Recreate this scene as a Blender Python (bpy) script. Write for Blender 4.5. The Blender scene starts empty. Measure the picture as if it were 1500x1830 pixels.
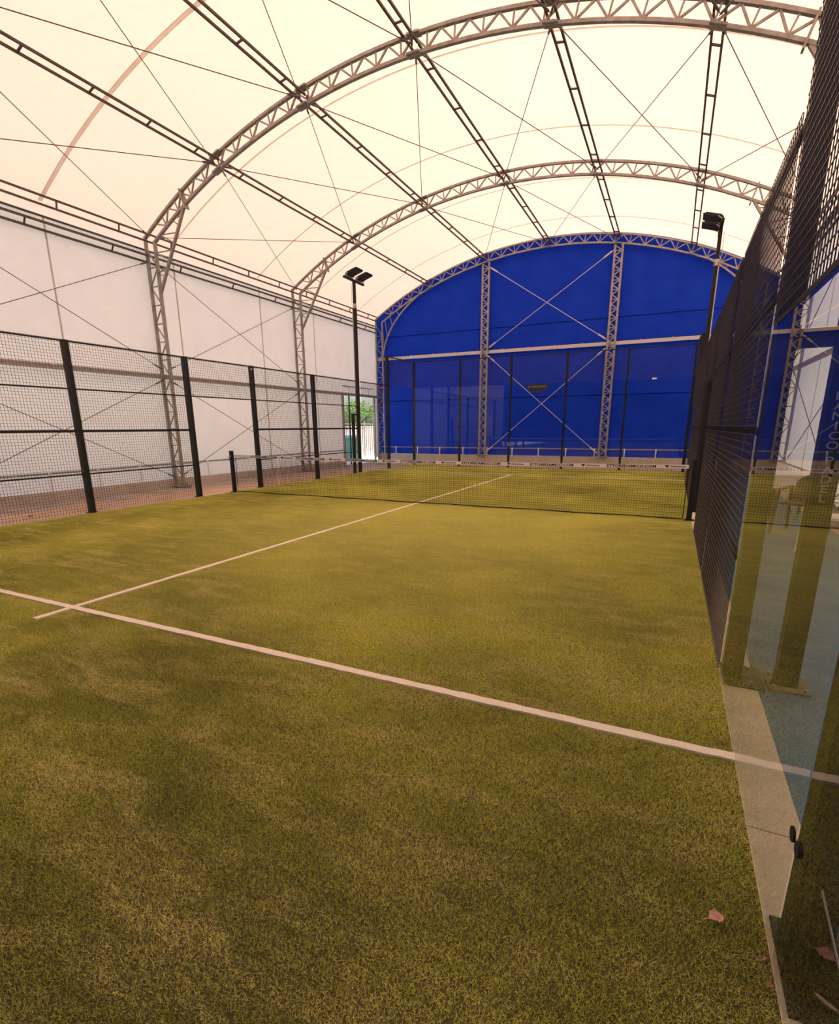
import bpy, math, random
from mathutils import Vector, Matrix
random.seed(7)
S = bpy.context.scene
COL = S.collection
PI = math.pi

# ------------------------------------------------------------------ camera
CAM = (4.5827, -9.4862, 1.516)
YAW, PITCH, ROLL, FPX, CY = 0.4471, -0.2562, -0.0062, 921.26, 1004.4
cd = bpy.data.cameras.new('camera')
cam = bpy.data.objects.new('camera', cd)
COL.objects.link(cam)
fw = Vector((-math.sin(YAW) * math.cos(PITCH), math.cos(YAW) * math.cos(PITCH), math.sin(PITCH)))
rt = fw.cross(Vector((0, 0, 1))).normalized()
up = rt.cross(fw)
c_, s_ = math.cos(ROLL), math.sin(ROLL)
r2, u2 = c_ * rt + s_ * up, -s_ * rt + c_ * up
cam.matrix_world = Matrix(((r2.x, u2.x, -fw.x, CAM[0]), (r2.y, u2.y, -fw.y, CAM[1]),
                           (r2.z, u2.z, -fw.z, CAM[2]), (0, 0, 0, 1)))
cd.sensor_fit = 'HORIZONTAL'
cd.sensor_width = 36
cd.lens = FPX / 1500 * 36
cd.shift_y = (CY - 915) / 1500
cd.clip_start = 0.02
cd.clip_end = 300
S.camera = cam

# ------------------------------------------------------------------ world, sun, exposure
W = bpy.data.worlds.new('sky')
S.world = W
W.use_nodes = True
nt = W.node_tree
bg = nt.nodes['Background']
sky = nt.nodes.new('ShaderNodeTexSky')
sky.sky_type = 'NISHITA'
sky.sun_disc = False
sky.sun_elevation = math.radians(58)
sky.sun_rotation = math.radians(100)
sky.dust_density = 4
sky.air_density = 1.2
nt.links.new(sky.outputs[0], bg.inputs[0])
bg.inputs[1].default_value = 0.32
sl = bpy.data.lights.new('sun', 'SUN')
sl.energy = 4.6
sl.color = (1.0, 0.93, 0.82)
sl.angle = math.radians(3)
so = bpy.data.objects.new('sun', sl)
COL.objects.link(so)
so.location = (20, 5, 40)
so.rotation_euler = Vector((-0.2, -0.12, -1.0)).to_track_quat('-Z', 'Y').to_euler()
S.view_settings.view_transform = 'Standard'
S.view_settings.look = 'None'
S.view_settings.gamma = 1
S.view_settings.use_curve_mapping = False
S.view_settings.exposure = 0.38
S.cycles.max_bounces = 10
S.cycles.diffuse_bounces = 5
S.cycles.transparent_max_bounces = 40
S.cycles.use_denoising = True
S.cycles.caustics_reflective = False
S.cycles.caustics_refractive = False

# ------------------------------------------------------------------ materials
def lin(r, g, b):
    f = lambda c: ((c / 255 + 0.055) / 1.055) ** 2.4 if c > 10 else c / 255 / 12.92
    return (f(r), f(g), f(b), 1)

def newmat(name):
    m = bpy.data.materials.new(name)
    m.use_nodes = True
    t = m.node_tree
    for n in list(t.nodes):
        t.nodes.remove(n)
    out = t.nodes.new('ShaderNodeOutputMaterial')
    return m, t, out

def nd(t, typ, **kw):
    n = t.nodes.new(typ)
    for k, v in kw.items():
        if k.startswith('i_'):
            n.inputs[k[2:].replace('_', ' ')].default_value = v
        else:
            setattr(n, k, v)
    return n

def noise_ramp(t, scale, c0, c1, lo=0.35, hi=0.65, detail=6, vec=None, rough=0.6):
    n = nd(t, 'ShaderNodeTexNoise')
    n.inputs['Scale'].default_value = scale
    n.inputs['Detail'].default_value = detail
    n.inputs['Roughness'].default_value = rough
    if vec is not None:
        t.links.new(vec, n.inputs['Vector'])
    r = nd(t, 'ShaderNodeValToRGB')
    r.color_ramp.elements[0].position = lo
    r.color_ramp.elements[0].color = c0
    r.color_ramp.elements[1].position = hi
    r.color_ramp.elements[1].color = c1
    t.links.new(n.outputs[0], r.inputs[0])
    return r.outputs[0], n.outputs[0]

def geo_pos(t):
    return nd(t, 'ShaderNodeNewGeometry').outputs['Position']

def principled(name, c0, c1=None, scale=6.0, rough=0.6, metal=0.0, bump=0.0, spec=0.4, bscale=None):
    m, t, out = newmat(name)
    b = nd(t, 'ShaderNodeBsdfPrincipled')
    b.inputs['Roughness'].default_value = rough
    b.inputs['Metallic'].default_value = metal
    b.inputs['Specular IOR Level'].default_value = spec
    p = geo_pos(t)
    col, fac = noise_ramp(t, scale, c0, c1 or c0, vec=p)
    t.links.new(col, b.inputs['Base Color'])
    if bump:
        n2 = nd(t, 'ShaderNodeTexNoise')
        n2.inputs['Scale'].default_value = bscale or scale * 12
        t.links.new(p, n2.inputs['Vector'])
        bp = nd(t, 'ShaderNodeBump')
        bp.inputs['Strength'].default_value = bump
        bp.inputs['Distance'].default_value = 0.01
        t.links.new(n2.outputs[0], bp.inputs['Height'])
        t.links.new(bp.outputs[0], b.inputs['Normal'])
    t.links.new(b.outputs[0], out.inputs[0])
    return m

def fabric(name, dif0, dif1, trans, tfac, scale=1.5):
    """coated tent cloth: part of the light scatters back, part comes through"""
    m, t, out = newmat(name)
    p = geo_pos(t)
    d = nd(t, 'ShaderNodeBsdfDiffuse')
    col, _ = noise_ramp(t, scale, dif0, dif1, vec=p)
    t.links.new(col, d.inputs[0])
    tr = nd(t, 'ShaderNodeBsdfTranslucent')
    k0 = tuple(c * 0.93 for c in trans[:3]) + (1,)
    col2, _ = noise_ramp(t, 9.0, k0, trans, vec=p, lo=0.3, hi=0.5)
    t.links.new(col2, tr.inputs[0])
    mx = nd(t, 'ShaderNodeMixShader')
    mx.inputs[0].default_value = tfac
    t.links.new(d.outputs[0], mx.inputs[1])
    t.links.new(tr.outputs[0], mx.inputs[2])
    t.links.new(mx.outputs[0], out.inputs[0])
    return m

def glass(name, tint):
    m, t, out = newmat(name)
    g = nd(t, 'ShaderNodeNewGeometry')
    fr = nd(t, 'ShaderNodeFresnel')
    fr.inputs[0].default_value = 1.5
    dbl = nd(t, 'ShaderNodeMath', operation='MULTIPLY')
    dbl.inputs[1].default_value = 1.35
    t.links.new(fr.outputs[0], dbl.inputs[0])
    add = nd(t, 'ShaderNodeMath', operation='ADD')
    add.operation = 'MULTIPLY_ADD'
    add.inputs[1].default_value = 0.35
    add.inputs[2].default_value = 1
    t.links.new(fr.outputs[0], add.inputs[0])
    div = nd(t, 'ShaderNodeMath', operation='DIVIDE')
    t.links.new(dbl.outputs[0], div.inputs[0])
    t.links.new(add.outputs[0], div.inputs[1])
    inv = nd(t, 'ShaderNodeMath', operation='SUBTRACT')
    inv.inputs[0].default_value = 1
    t.links.new(g.outputs['Backfacing'], inv.inputs[1])
    fac = nd(t, 'ShaderNodeMath', operation='MULTIPLY')
    t.links.new(div.outputs[0], fac.inputs[0])
    t.links.new(inv.outputs[0], fac.inputs[1])
    tp = nd(t, 'ShaderNodeBsdfTransparent')
    tp.inputs[0].default_value = tint
    gl = nd(t, 'ShaderNodeBsdfGlossy')
    gl.inputs['Roughness'].default_value = 0.0
    mx = nd(t, 'ShaderNodeMixShader')
    t.links.new(fac.outputs[0], mx.inputs[0])
    t.links.new(tp.outputs[0], mx.inputs[1])
    t.links.new(gl.outputs[0], mx.inputs[2])
    t.links.new(mx.outputs[0], out.inputs[0])
    return m

def turf(name, blades):
    m, t, out = newmat(name)
    p = geo_pos(t)
    C0, C1 = ((0.395, 0.395, 0.05, 1), (0.85, 0.835, 0.14, 1)) if blades else ((0.05, 0.048, 0.014, 1), (0.10, 0.085, 0.024, 1))
    big, bf = noise_ramp(t, 0.42, C0, C1, 0.38, 0.66, 5, p)
    mp = nd(t, 'ShaderNodeMapping')
    mp.inputs['Rotation'].default_value = (0, 0, 0.6)
    mp.inputs['Scale'].default_value = (0.8, 2.4, 1)
    t.links.new(p, mp.inputs[0])
    n2 = nd(t, 'ShaderNodeTexNoise')
    n2.inputs['Scale'].default_value = 1.9
    n2.inputs['Detail'].default_value = 9
    n2.inputs['Roughness'].default_value = 0.68
    n2.inputs['Distortion'].default_value = 0.8
    t.links.new(mp.outputs[0], n2.inputs['Vector'])
    r2_ = nd(t, 'ShaderNodeValToRGB')
    r2_.color_ramp.elements[0].position = 0.46
    r2_.color_ramp.elements[0].color = (0, 0, 0, 1)
    r2_.color_ramp.elements[1].position = 0.72
    r2_.color_ramp.elements[1].color = (1, 1, 1, 1)
    t.links.new(n2.outputs[0], r2_.inputs[0])
    mix = nd(t, 'ShaderNodeMixRGB')
    mix.inputs[2].default_value = (0.91, 0.81, 0.27, 1) if blades else (0.09, 0.07, 0.03, 1)
    t.links.new(r2_.outputs[0], mix.inputs[0])
    t.links.new(big, mix.inputs[1])
    # sandy mid-court, with extra brightness painted into the turf colour
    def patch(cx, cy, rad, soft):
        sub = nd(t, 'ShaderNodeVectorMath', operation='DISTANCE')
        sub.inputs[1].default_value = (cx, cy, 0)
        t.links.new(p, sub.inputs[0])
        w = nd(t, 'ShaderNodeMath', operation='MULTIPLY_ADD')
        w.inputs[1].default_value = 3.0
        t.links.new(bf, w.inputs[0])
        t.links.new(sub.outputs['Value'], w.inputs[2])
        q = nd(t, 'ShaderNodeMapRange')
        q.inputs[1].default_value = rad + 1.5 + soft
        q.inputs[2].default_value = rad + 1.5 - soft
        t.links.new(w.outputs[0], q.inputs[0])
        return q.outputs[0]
    sand_bright = nd(t, 'ShaderNodeMixRGB')
    sand_bright.inputs[2].default_value = (0.91, 0.89, 0.26, 1) if blades else (0.16, 0.13, 0.05, 1)
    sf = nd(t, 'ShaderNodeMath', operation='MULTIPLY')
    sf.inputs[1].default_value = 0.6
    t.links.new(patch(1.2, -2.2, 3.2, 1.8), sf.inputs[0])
    t.links.new(sf.outputs[0], sand_bright.inputs[0])
    t.links.new(mix.outputs[0], sand_bright.inputs[1])
    mix = sand_bright
    # fibre to fibre variation
    n3 = nd(t, 'ShaderNodeTexNoise')
    n3.inputs['Scale'].default_value = 120 if blades else 220
    n3.inputs['Detail'].default_value = 2
    t.links.new(p, n3.inputs['Vector'])
    mul = nd(t, 'ShaderNodeMixRGB', blend_type='MULTIPLY')
    mul.inputs[0].default_value = 1
    r3 = nd(t, 'ShaderNodeValToRGB')
    r3.color_ramp.elements[0].position = 0.32
    r3.color_ramp.elements[0].color = (0.5, 0.62, 0.6, 1)
    r3.color_ramp.elements[1].position = 0.7
    r3.color_ramp.elements[1].color = (1.35, 1.3, 1.2, 1)
    t.links.new(n3.outputs[0], r3.inputs[0])
    t.links.new(mix.outputs[0], mul.inputs[1])
    t.links.new(r3.outputs[0], mul.inputs[2])
    d = nd(t, 'ShaderNodeBsdfPrincipled')
    d.inputs['Roughness'].default_value = 0.5
    d.inputs['Specular IOR Level'].default_value = 0.5 if blades else 0.1
    t.links.new(mul.outputs[0], d.inputs[0])
    t.links.new(d.outputs[0], out.inputs[0])
    return m

M = {}
M['roof'] = fabric('roof_cloth', (0.80, 0.71, 0.60, 1), (0.86, 0.77, 0.66, 1), (0.82, 0.505, 0.37, 1), 0.5)
M['seam'] = fabric('welded_cloth_seam', (0.72, 0.67, 0.60, 1), (0.78, 0.73, 0.66, 1), (0.93, 0.91, 0.87, 1), 0.72)
M['roof_edge'] = fabric('brightened_edge_cloth', (0.84, 0.76, 0.66, 1), (0.88, 0.80, 0.70, 1), (0.90, 0.66, 0.49, 1), 0.66)  # roof cloth coloured paler to make up for missing sun on the skirt
M['wall_seam'] = fabric('welded_wall_seam', (0.72, 0.70, 0.66, 1), (0.78, 0.76, 0.72, 1), (0.8, 0.76, 0.7, 1), 0.2)
M['white_wall'] = fabric('white_wall_cloth', (0.82, 0.82, 0.81, 1), (0.88, 0.88, 0.87, 1), (0.84, 0.78, 0.66, 1), 0.28)
M['blue_wall'] = fabric('blue_wall_cloth', lin(28, 58, 168), lin(32, 66, 182), lin(20, 50, 190), 0.12)
M['blue_seam'] = fabric('blue_cloth_seam', lin(18, 40, 130), lin(20, 44, 140), lin(20, 50, 150), 0.1)
M['steel'] = principled('galvanised_steel', (0.27, 0.255, 0.215, 1), (0.40, 0.38, 0.335, 1), 9, 0.55, 0.2)
M['dark_steel'] = principled('backlit_dark_steel', (0.075, 0.062, 0.048, 1), (0.12, 0.10, 0.08, 1), 9, 0.6, 0.1)  # backlit look of the purlins is darkened into this colour
M['cable'] = principled('steel_cable', (0.12, 0.11, 0.095, 1), (0.16, 0.15, 0.13, 1), 30, 0.5, 0.4)
M['rod'] = principled('bright_rod', (0.55, 0.53, 0.5, 1), (0.65, 0.63, 0.6, 1), 30, 0.45, 0.3)
M['black'] = principled('black_powder_coat', (0.008, 0.010, 0.009, 1), (0.014, 0.016, 0.014, 1), 20, 0.5, 0, 0, 0.3)
M['wire'] = principled('coated_fence_wire', (0.035, 0.028, 0.021, 1), (0.05, 0.042, 0.032, 1), 20, 0.4, 0, 0, 0.55)
M['greenblack'] = principled('green_black_coat', (0.010, 0.022, 0.016, 1), (0.016, 0.03, 0.022, 1), 20, 0.45)
M['net'] = principled('net_twine', (0.008, 0.008, 0.008, 1), (0.012, 0.012, 0.012, 1), 20, 0.8)
M['tape'] = principled('white_net_tape', (0.80, 0.77, 0.73, 1), (0.86, 0.83, 0.79, 1), 12, 0.7)
M['ink'] = principled('black_print', (0.02, 0.018, 0.016, 1), (0.03, 0.028, 0.025, 1), 40, 0.7)
M['greyink'] = principled('grey_print', (0.26, 0.25, 0.24, 1), (0.32, 0.31, 0.3, 1), 40, 0.7)
M['letter'] = principled('pale_lettering', (0.30, 0.30, 0.285, 1), (0.36, 0.36, 0.345, 1), 40, 0.6)
M['line'] = principled('white_line_fibre', (0.78, 0.73, 0.56, 1), (0.93, 0.88, 0.70, 1), 150, 0.9, 0, 0.6, 0.1, 400)
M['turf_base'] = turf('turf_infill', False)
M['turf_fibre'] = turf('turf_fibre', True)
def concrete_mat():
    m, t, out = newmat('dusty_concrete')
    p = geo_pos(t)
    b = nd(t, 'ShaderNodeBsdfPrincipled')
    b.inputs['Roughness'].default_value = 0.88
    c0, _ = noise_ramp(t, 1.1, (0.50, 0.33, 0.225, 1), (0.62, 0.44, 0.31, 1), vec=p)
    c1, _ = noise_ramp(t, 1.7, (0.30, 0.255, 0.21, 1), (0.44, 0.38, 0.32, 1), vec=p)
    sx = nd(t, 'ShaderNodeSeparateXYZ')
    t.links.new(p, sx.inputs[0])
    n = nd(t, 'ShaderNodeTexNoise')
    n.inputs['Scale'].default_value = 0.9
    n.inputs['Detail'].default_value = 6
    t.links.new(p, n.inputs['Vector'])
    a = nd(t, 'ShaderNodeMath', operation='MULTIPLY_ADD')
    a.inputs[1].default_value = 1.6
    t.links.new(n.outputs[0], a.inputs[0])
    t.links.new(sx.outputs[0], a.inputs[2])
    mr = nd(t, 'ShaderNodeMapRange')
    mr.inputs[1].default_value = -5.85
    mr.inputs[2].default_value = -5.25
    t.links.new(a.outputs[0], mr.inputs[0])
    mx = nd(t, 'ShaderNodeMixRGB')
    t.links.new(mr.outputs[0], mx.inputs[0])
    t.links.new(c1, mx.inputs[1])
    t.links.new(c0, mx.inputs[2])
    t.links.new(mx.outputs[0], b.inputs['Base Color'])
    t.links.new(b.outputs[0], out.inputs[0])
    return m
M['concrete'] = concrete_mat()
M['kerb'] = principled('beige_kerb_concrete', (0.50, 0.45, 0.33, 1), (0.62, 0.56, 0.42, 1), 5, 0.85, 0, 0.2)
M['footing'] = principled('pale_footing_concrete', (0.46, 0.42, 0.36, 1), (0.58, 0.53, 0.46, 1), 3, 0.85, 0, 0.2)
M['blue_floor'] = principled('blue_floor_paint', (0.05, 0.125, 0.19, 1), (0.075, 0.17, 0.25, 1), 2.5, 0.6, 0, 0.08)
M['glass'] = glass('court_glass', (0.955, 0.975, 0.965, 1))
M['sticker'] = principled('dark_sticker', (0.016, 0.02, 0.016, 1), (0.022, 0.026, 0.022, 1), 20, 0.5)
M['lens'] = principled('lamp_lens', (0.045, 0.036, 0.038, 1), (0.08, 0.066, 0.07, 1), 60, 0.65, 0, 0, 0.2)
M['grey_plastic'] = principled('pale_grey_plastic', (0.5, 0.48, 0.44, 1), (0.56, 0.54, 0.5, 1), 20, 0.5)
M['white_plastic'] = principled('white_plastic', (0.74, 0.72, 0.68, 1), (0.80, 0.78, 0.74, 1), 10, 0.45)
M['brown_plastic'] = principled('brown_plastic', (0.07, 0.045, 0.03, 1), (0.10, 0.065, 0.045, 1), 10, 0.5)
M['leaf'] = principled('dry_pink_leaf', (0.62, 0.36, 0.27, 1), (0.80, 0.52, 0.42, 1), 60, 0.8)
M['leaf2'] = principled('dry_brown_leaf', (0.24, 0.13, 0.07, 1), (0.36, 0.22, 0.13, 1), 60, 0.8)
M['bark'] = principled('tree_bark', (0.10, 0.075, 0.05, 1), (0.16, 0.12, 0.085, 1), 12, 0.9)
M['foliage'] = principled('green_leaves', (0.10, 0.20, 0.04, 1), (0.24, 0.38, 0.10, 1), 3, 0.7)
M['outdoor'] = principled('sunlit_paving', (0.74, 0.66, 0.60, 1), (0.84, 0.77, 0.71, 1), 1.2, 0.9)
M['pink_render'] = principled('pinkish_wall_render', (0.50, 0.35, 0.31, 1), (0.66, 0.54, 0.50, 1), 1.6, 0.9)
M['teal'] = principled('teal_paint', (0.04, 0.16, 0.14, 1), (0.07, 0.22, 0.19, 1), 5, 0.5)
M['rust'] = principled('rusty_plate', (0.16, 0.13, 0.09, 1), (0.24, 0.19, 0.13, 1), 18, 0.8)
M['dark_cloth'] = principled('charcoal_cloth', (0.03, 0.035, 0.04, 1), (0.06, 0.065, 0.07, 1), 8, 0.9)

# ------------------------------------------------------------------ mesh helpers
class MB:
    def __init__(self):
        self.v, self.f = [], []

    def add(self, vs, fs):
        o = len(self.v)
        self.v += [tuple(v) for v in vs]
        self.f += [tuple(i + o for i in f) for f in fs]
        return self

    def box(self, x0, x1, y0, y1, z0, z1, ch=0.0):
        if ch <= 0:
            vs = [(x, y, z) for z in (z0, z1) for y in (y0, y1) for x in (x0, x1)]
            return self.add(vs, [(0, 2, 3, 1), (4, 5, 7, 6), (0, 1, 5, 4), (2, 6, 7, 3), (0, 4, 6, 2), (1, 3, 7, 5)])
        oct_ = [(x0 + ch, y0), (x1 - ch, y0), (x1, y0 + ch), (x1, y1 - ch), (x1 - ch, y1), (x0 + ch, y1), (x0, y1 - ch), (x0, y0 + ch)]
        return self.prism(oct_, z0, z1)

    def prism(self, poly, z0, z1):
        n = len(poly)
        vs = [(x, y, z0) for x, y in poly] + [(x, y, z1) for x, y in poly]
        fs = [tuple(range(n - 1, -1, -1)), tuple(range(n, 2 * n))]
        fs += [(i, (i + 1) % n, n + (i + 1) % n, n + i) for i in range(n)]
        return self.add(vs, fs)

    def frame(self, p0, p1, upv=(0, 0, 1)):
        p0, p1 = Vector(p0), Vector(p1)
        d = (p1 - p0).normalized()
        u = Vector(upv)
        if abs(d.dot(u)) > 0.98:
            u = Vector((0, 1, 0))
        a = d.cross(u).normalized()
        return p0, p1, a, a.cross(d).normalized()

    def bar(self, p0, p1, w, h=None, upv=(0, 0, 1), caps=True):
        h = h or w
        p0, p1, a, b = self.frame(p0, p1, upv)
        q = [a * (sx * w / 2) + b * (sy * h / 2) for sx, sy in ((-1, -1), (1, -1), (1, 1), (-1, 1))]
        vs = [p0 + k for k in q] + [p1 + k for k in q]
        fs = [(0, 1, 5, 4), (1, 2, 6, 5), (2, 3, 7, 6), (3, 0, 4, 7)]
        if caps:
            fs += [(3, 2, 1, 0), (4, 5, 6, 7)]
        return self.add(vs, fs)

    def tube(self, p0, p1, r, n=8, r1=None, caps=True):
        r1 = r if r1 is None else r1
        p0, p1, a, b = self.frame(p0, p1)
        vs = []
        for p, rr in ((p0, r), (p1, r1)):
            for i in range(n):
                t = 2 * PI * i / n
                vs.append(p + a * (rr * math.cos(t)) + b * (rr * math.sin(t)))
        fs = [(i, (i + 1) % n, n + (i + 1) % n, n + i) for i in range(n)]
        if caps:
            fs += [tuple(range(n - 1, -1, -1)), tuple(range(n, 2 * n))]
        return self.add(vs, fs)

    def sweep(self, pts, w, h, upv=(0, 1, 0)):
        """square tube along a polyline lying square to upv"""
        pts = [Vector(p) for p in pts]
        u = Vector(upv)
        n = len(pts)
        rings = []
        for i, p in enumerate(pts):
            d = (pts[min(i + 1, n - 1)] - pts[max(i - 1, 0)]).normalized()
            a = d.cross(u).normalized()
            rings.append([p + a * (sx * w / 2) + u * (sy * h / 2) for sx, sy in ((-1, -1), (1, -1), (1, 1), (-1, 1))])
        vs = [q for r in rings for q in r]
        fs = []
        for i in range(n - 1):
            for k in range(4):
                fs.append((4 * i + k, 4 * i + (k + 1) % 4, 4 * i + 4 + (k + 1) % 4, 4 * i + 4 + k))
        fs += [(3, 2, 1, 0), tuple(4 * (n - 1) + k for k in range(4))]
        return self.add(vs, fs)

    def build(self, name, mat, parent=None, kind=None, label=None, smooth=False):
        off = Vector((0, 0, 0))
        q = parent
        while q is not None:
            off += q.location
            q = q.parent
        me = bpy.data.meshes.new(name)
        me.from_pydata([tuple(Vector(v) - off) for v in self.v], [], self.f)
        me.materials.append(mat)
        if smooth:
            me.polygons.foreach_set('use_smooth', [True] * len(me.polygons))
        me.update()
        o = bpy.data.objects.new(name, me)
        COL.objects.link(o)
        if parent is not None:
            o.parent = parent
        if kind:
            o['kind'] = kind
        if label:
            o['label'] = label
        return o

def tag(o, label=None, cat=None, group=None, kind=None):
    if label: o['label'] = label
    if cat: o['category'] = cat
    if group: o['group'] = group
    if kind: o['kind'] = kind
    return o

def root(name, loc, label, cat, group=None, kind=None):
    o = bpy.data.objects.new(name, None)
    o.empty_display_size = 0.1
    o.location = loc
    COL.objects.link(o)
    return tag(o, label, cat, group, kind)

# one shared strut mesh, unit length along z
STRUT = {}
def strut(p0, p1, w, mat, parent, name='web_strut'):
    key = (w, mat.name)
    if key not in STRUT:
        me = bpy.data.meshes.new('web_strut')
        h = w / 2
        vs = [(x, y, z) for z in (-0.5, 0.5) for y in (-h, h) for x in (-h, h)]
        me.from_pydata(vs, [], [(0, 2, 3, 1), (4, 5, 7, 6), (0, 1, 5, 4), (2, 6, 7, 3), (0, 4, 6, 2), (1, 3, 7, 5)])
        me.materials.append(mat)
        STRUT[key] = me
    o = bpy.data.objects.new(name, STRUT[key])
    COL.objects.link(o)
    p0, p1 = Vector(p0), Vector(p1)
    d = p1 - p0
    o.parent = parent
    o.location = (p0 + p1) / 2 - parent.location
    o.rotation_euler = d.to_track_quat('Z', 'Y').to_euler()
    o.scale = (1, 1, d.length)
    return o

def text_mesh(txt, size, extrude=0.0015, bold=0.0):
    cu = bpy.data.curves.new('lettering', 'FONT')
    cu.body = txt
    cu.size = size
    cu.extrude = extrude
    cu.align_x = 'CENTER'
    cu.align_y = 'CENTER'
    cu.offset = size * bold
    cu.resolution_u = 3
    ob = bpy.data.objects.new('lettering_source', cu)
    COL.objects.link(ob)
    me = bpy.data.meshes.new_from_object(ob.evaluated_get(bpy.context.evaluated_depsgraph_get()))
    bpy.data.objects.remove(ob)
    bpy.data.curves.remove(cu)
    return me

def text_part(txt, size, loc, mat, parent, rot=(PI / 2, 0, 0), sx=1.0, name='lettering'):
    me = text_mesh(txt, size)
    me.materials.clear()
    me.materials.append(mat)
    o = bpy.data.objects.new(name, me)
    COL.objects.link(o)
    o.parent = parent
    o.location = Vector(loc) - parent.location
    o.rotation_euler = rot
    o.scale = (sx, 1, 1)
    return o

# ------------------------------------------------------------------ tent profile
X0 = -0.16                    # tent axis
ZC = -5.53                    # centre of the arch circles
RU, RL, RF, RP = 13.58, 13.30, 13.67, 13.44
XO, XI = 7.24, 6.93           # outer and inner column legs, from the axis
XW = 7.33                     # wall cloth, from the axis
YS = [-5.2, 0.31, 5.80, 11.32]
YF, YN = 11.48, -10.9         # far and near end cloth
NODES = [-4.72, -2.40, 0.0, 2.37, 4.72]

def zc(r, dx):
    return ZC + math.sqrt(r * r - dx * dx)

def arc(r, x_from, x_to, n):
    a0, a1 = math.asin(x_from / r), math.asin(x_to / r)
    return [(X0 + r * math.sin(a0 + (a1 - a0) * i / n), ZC + r * math.cos(a0 + (a1 - a0) * i / n)) for i in range(n + 1)]

# ------------------------------------------------------------------ ground
g = MB().box(-7.6, 7.4, YN - 0.1, YF + 0.1, -0.12, -0.012)
floor = tag(g.build('floor', M['concrete']), 'dusty reddish concrete floor between the court and the white tent wall', 'floor', None, 'structure')
MB().box(5.19, 6.86, YN, YF - 0.3, -0.012, -0.004).build('painted_strip', M['blue_floor'], floor, None, 'blue painted strip of the floor')
tag(MB().box(-60, -7.6, -30, 60, -0.14, -0.03).build('ground', M['outdoor']), 'sunlit pale paving outside the open tent gate', 'ground', None, 'structure')

# kerbs round the court, laid in slabs
def kerb(name, label, pieces):
    r = root(name, (pieces[0][0], pieces[0][2], 0), label, 'kerb', None, 'structure')
    for (x0, x1, y0, y1) in pieces:
        MB().box(x0, x1, y0, y1, -0.05, 0.004).build('kerb_slab', M['kerb'], r)
jy = [-10.2, -9.3, -7.42, -5.55, -3.7, -1.85, 0, 1.85, 3.7, 5.55, 7.42, 9.2, 10.25]
kerb('trim_1', 'beige concrete kerb beside the blue painted floor', [(5.0, 5.19, a + 0.003, b - 0.003) for a, b in zip(jy, jy[1:])])
kerb('trim_2', 'concrete kerb under the mesh fence facing the white tent wall', [(-5.19, -5.0, a + 0.003, b - 0.003) for a, b in zip(jy, jy[1:])])
kerb('trim_3', 'pale concrete kerb under the glass wall before the blue cloth', [(a + 0.003, b - 0.003, 10.0, 10.3) for a, b in zip((-5, -3, -1, 1, 3), (-3, -1, 1, 3, 5))])

# turf with real fibres
turf_root = root('court_turf', (0, 0, 0), 'worn olive green artificial turf court with white lines', 'turf')
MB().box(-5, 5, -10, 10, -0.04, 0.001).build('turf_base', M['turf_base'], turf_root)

def rough_line(x0, x1, y0, y1, along, label):
    m = MB()
    n = 160
    ra = random.Random(int(1000 * (x0 + 3 * y0)))
    top = 0.0145 if along == 'x' else 0.0138
    L = []
    for i in range(n + 1):
        t = i / n
        j0, j1 = ra.uniform(-.004, .004), ra.uniform(-.004, .004)
        if along == 'x':
            x = x0 + (x1 - x0) * t
            L.append([(x, y0 + j0, 0), (x, y0 + j0, top), (x, y1 + j1, top), (x, y1 + j1, 0)])
        else:
            y = y0 + (y1 - y0) * t
            L.append([(x1 + j0, y, 0), (x1 + j0, y, top), (x0 + j1, y, top), (x0 + j1, y, 0)])
    vs = [p for r in L for p in r]
    fs = []
    for i in range(n):
        for k in range(3):
            fs.append((4 * i + k, 4 * i + 4 + k, 4 * i + 5 + k, 4 * i + 1 + k))
    fs += [(3, 2, 1, 0)[::-1], tuple(4 * n + k for k in range(4))]
    m.add(vs, fs).build('court_line', M['line'], turf_root, None, label)
rough_line(-5, 5, -6.985, -6.925, 'x', 'service line across the court on the near half')
rough_line(-5, 5, 6.925, 6.985, 'x', 'service line across the court beyond the net')
rough_line(-0.03, 0.03, -7.26, 6.925, 'y', 'centre line running up to the net and beyond')

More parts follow.
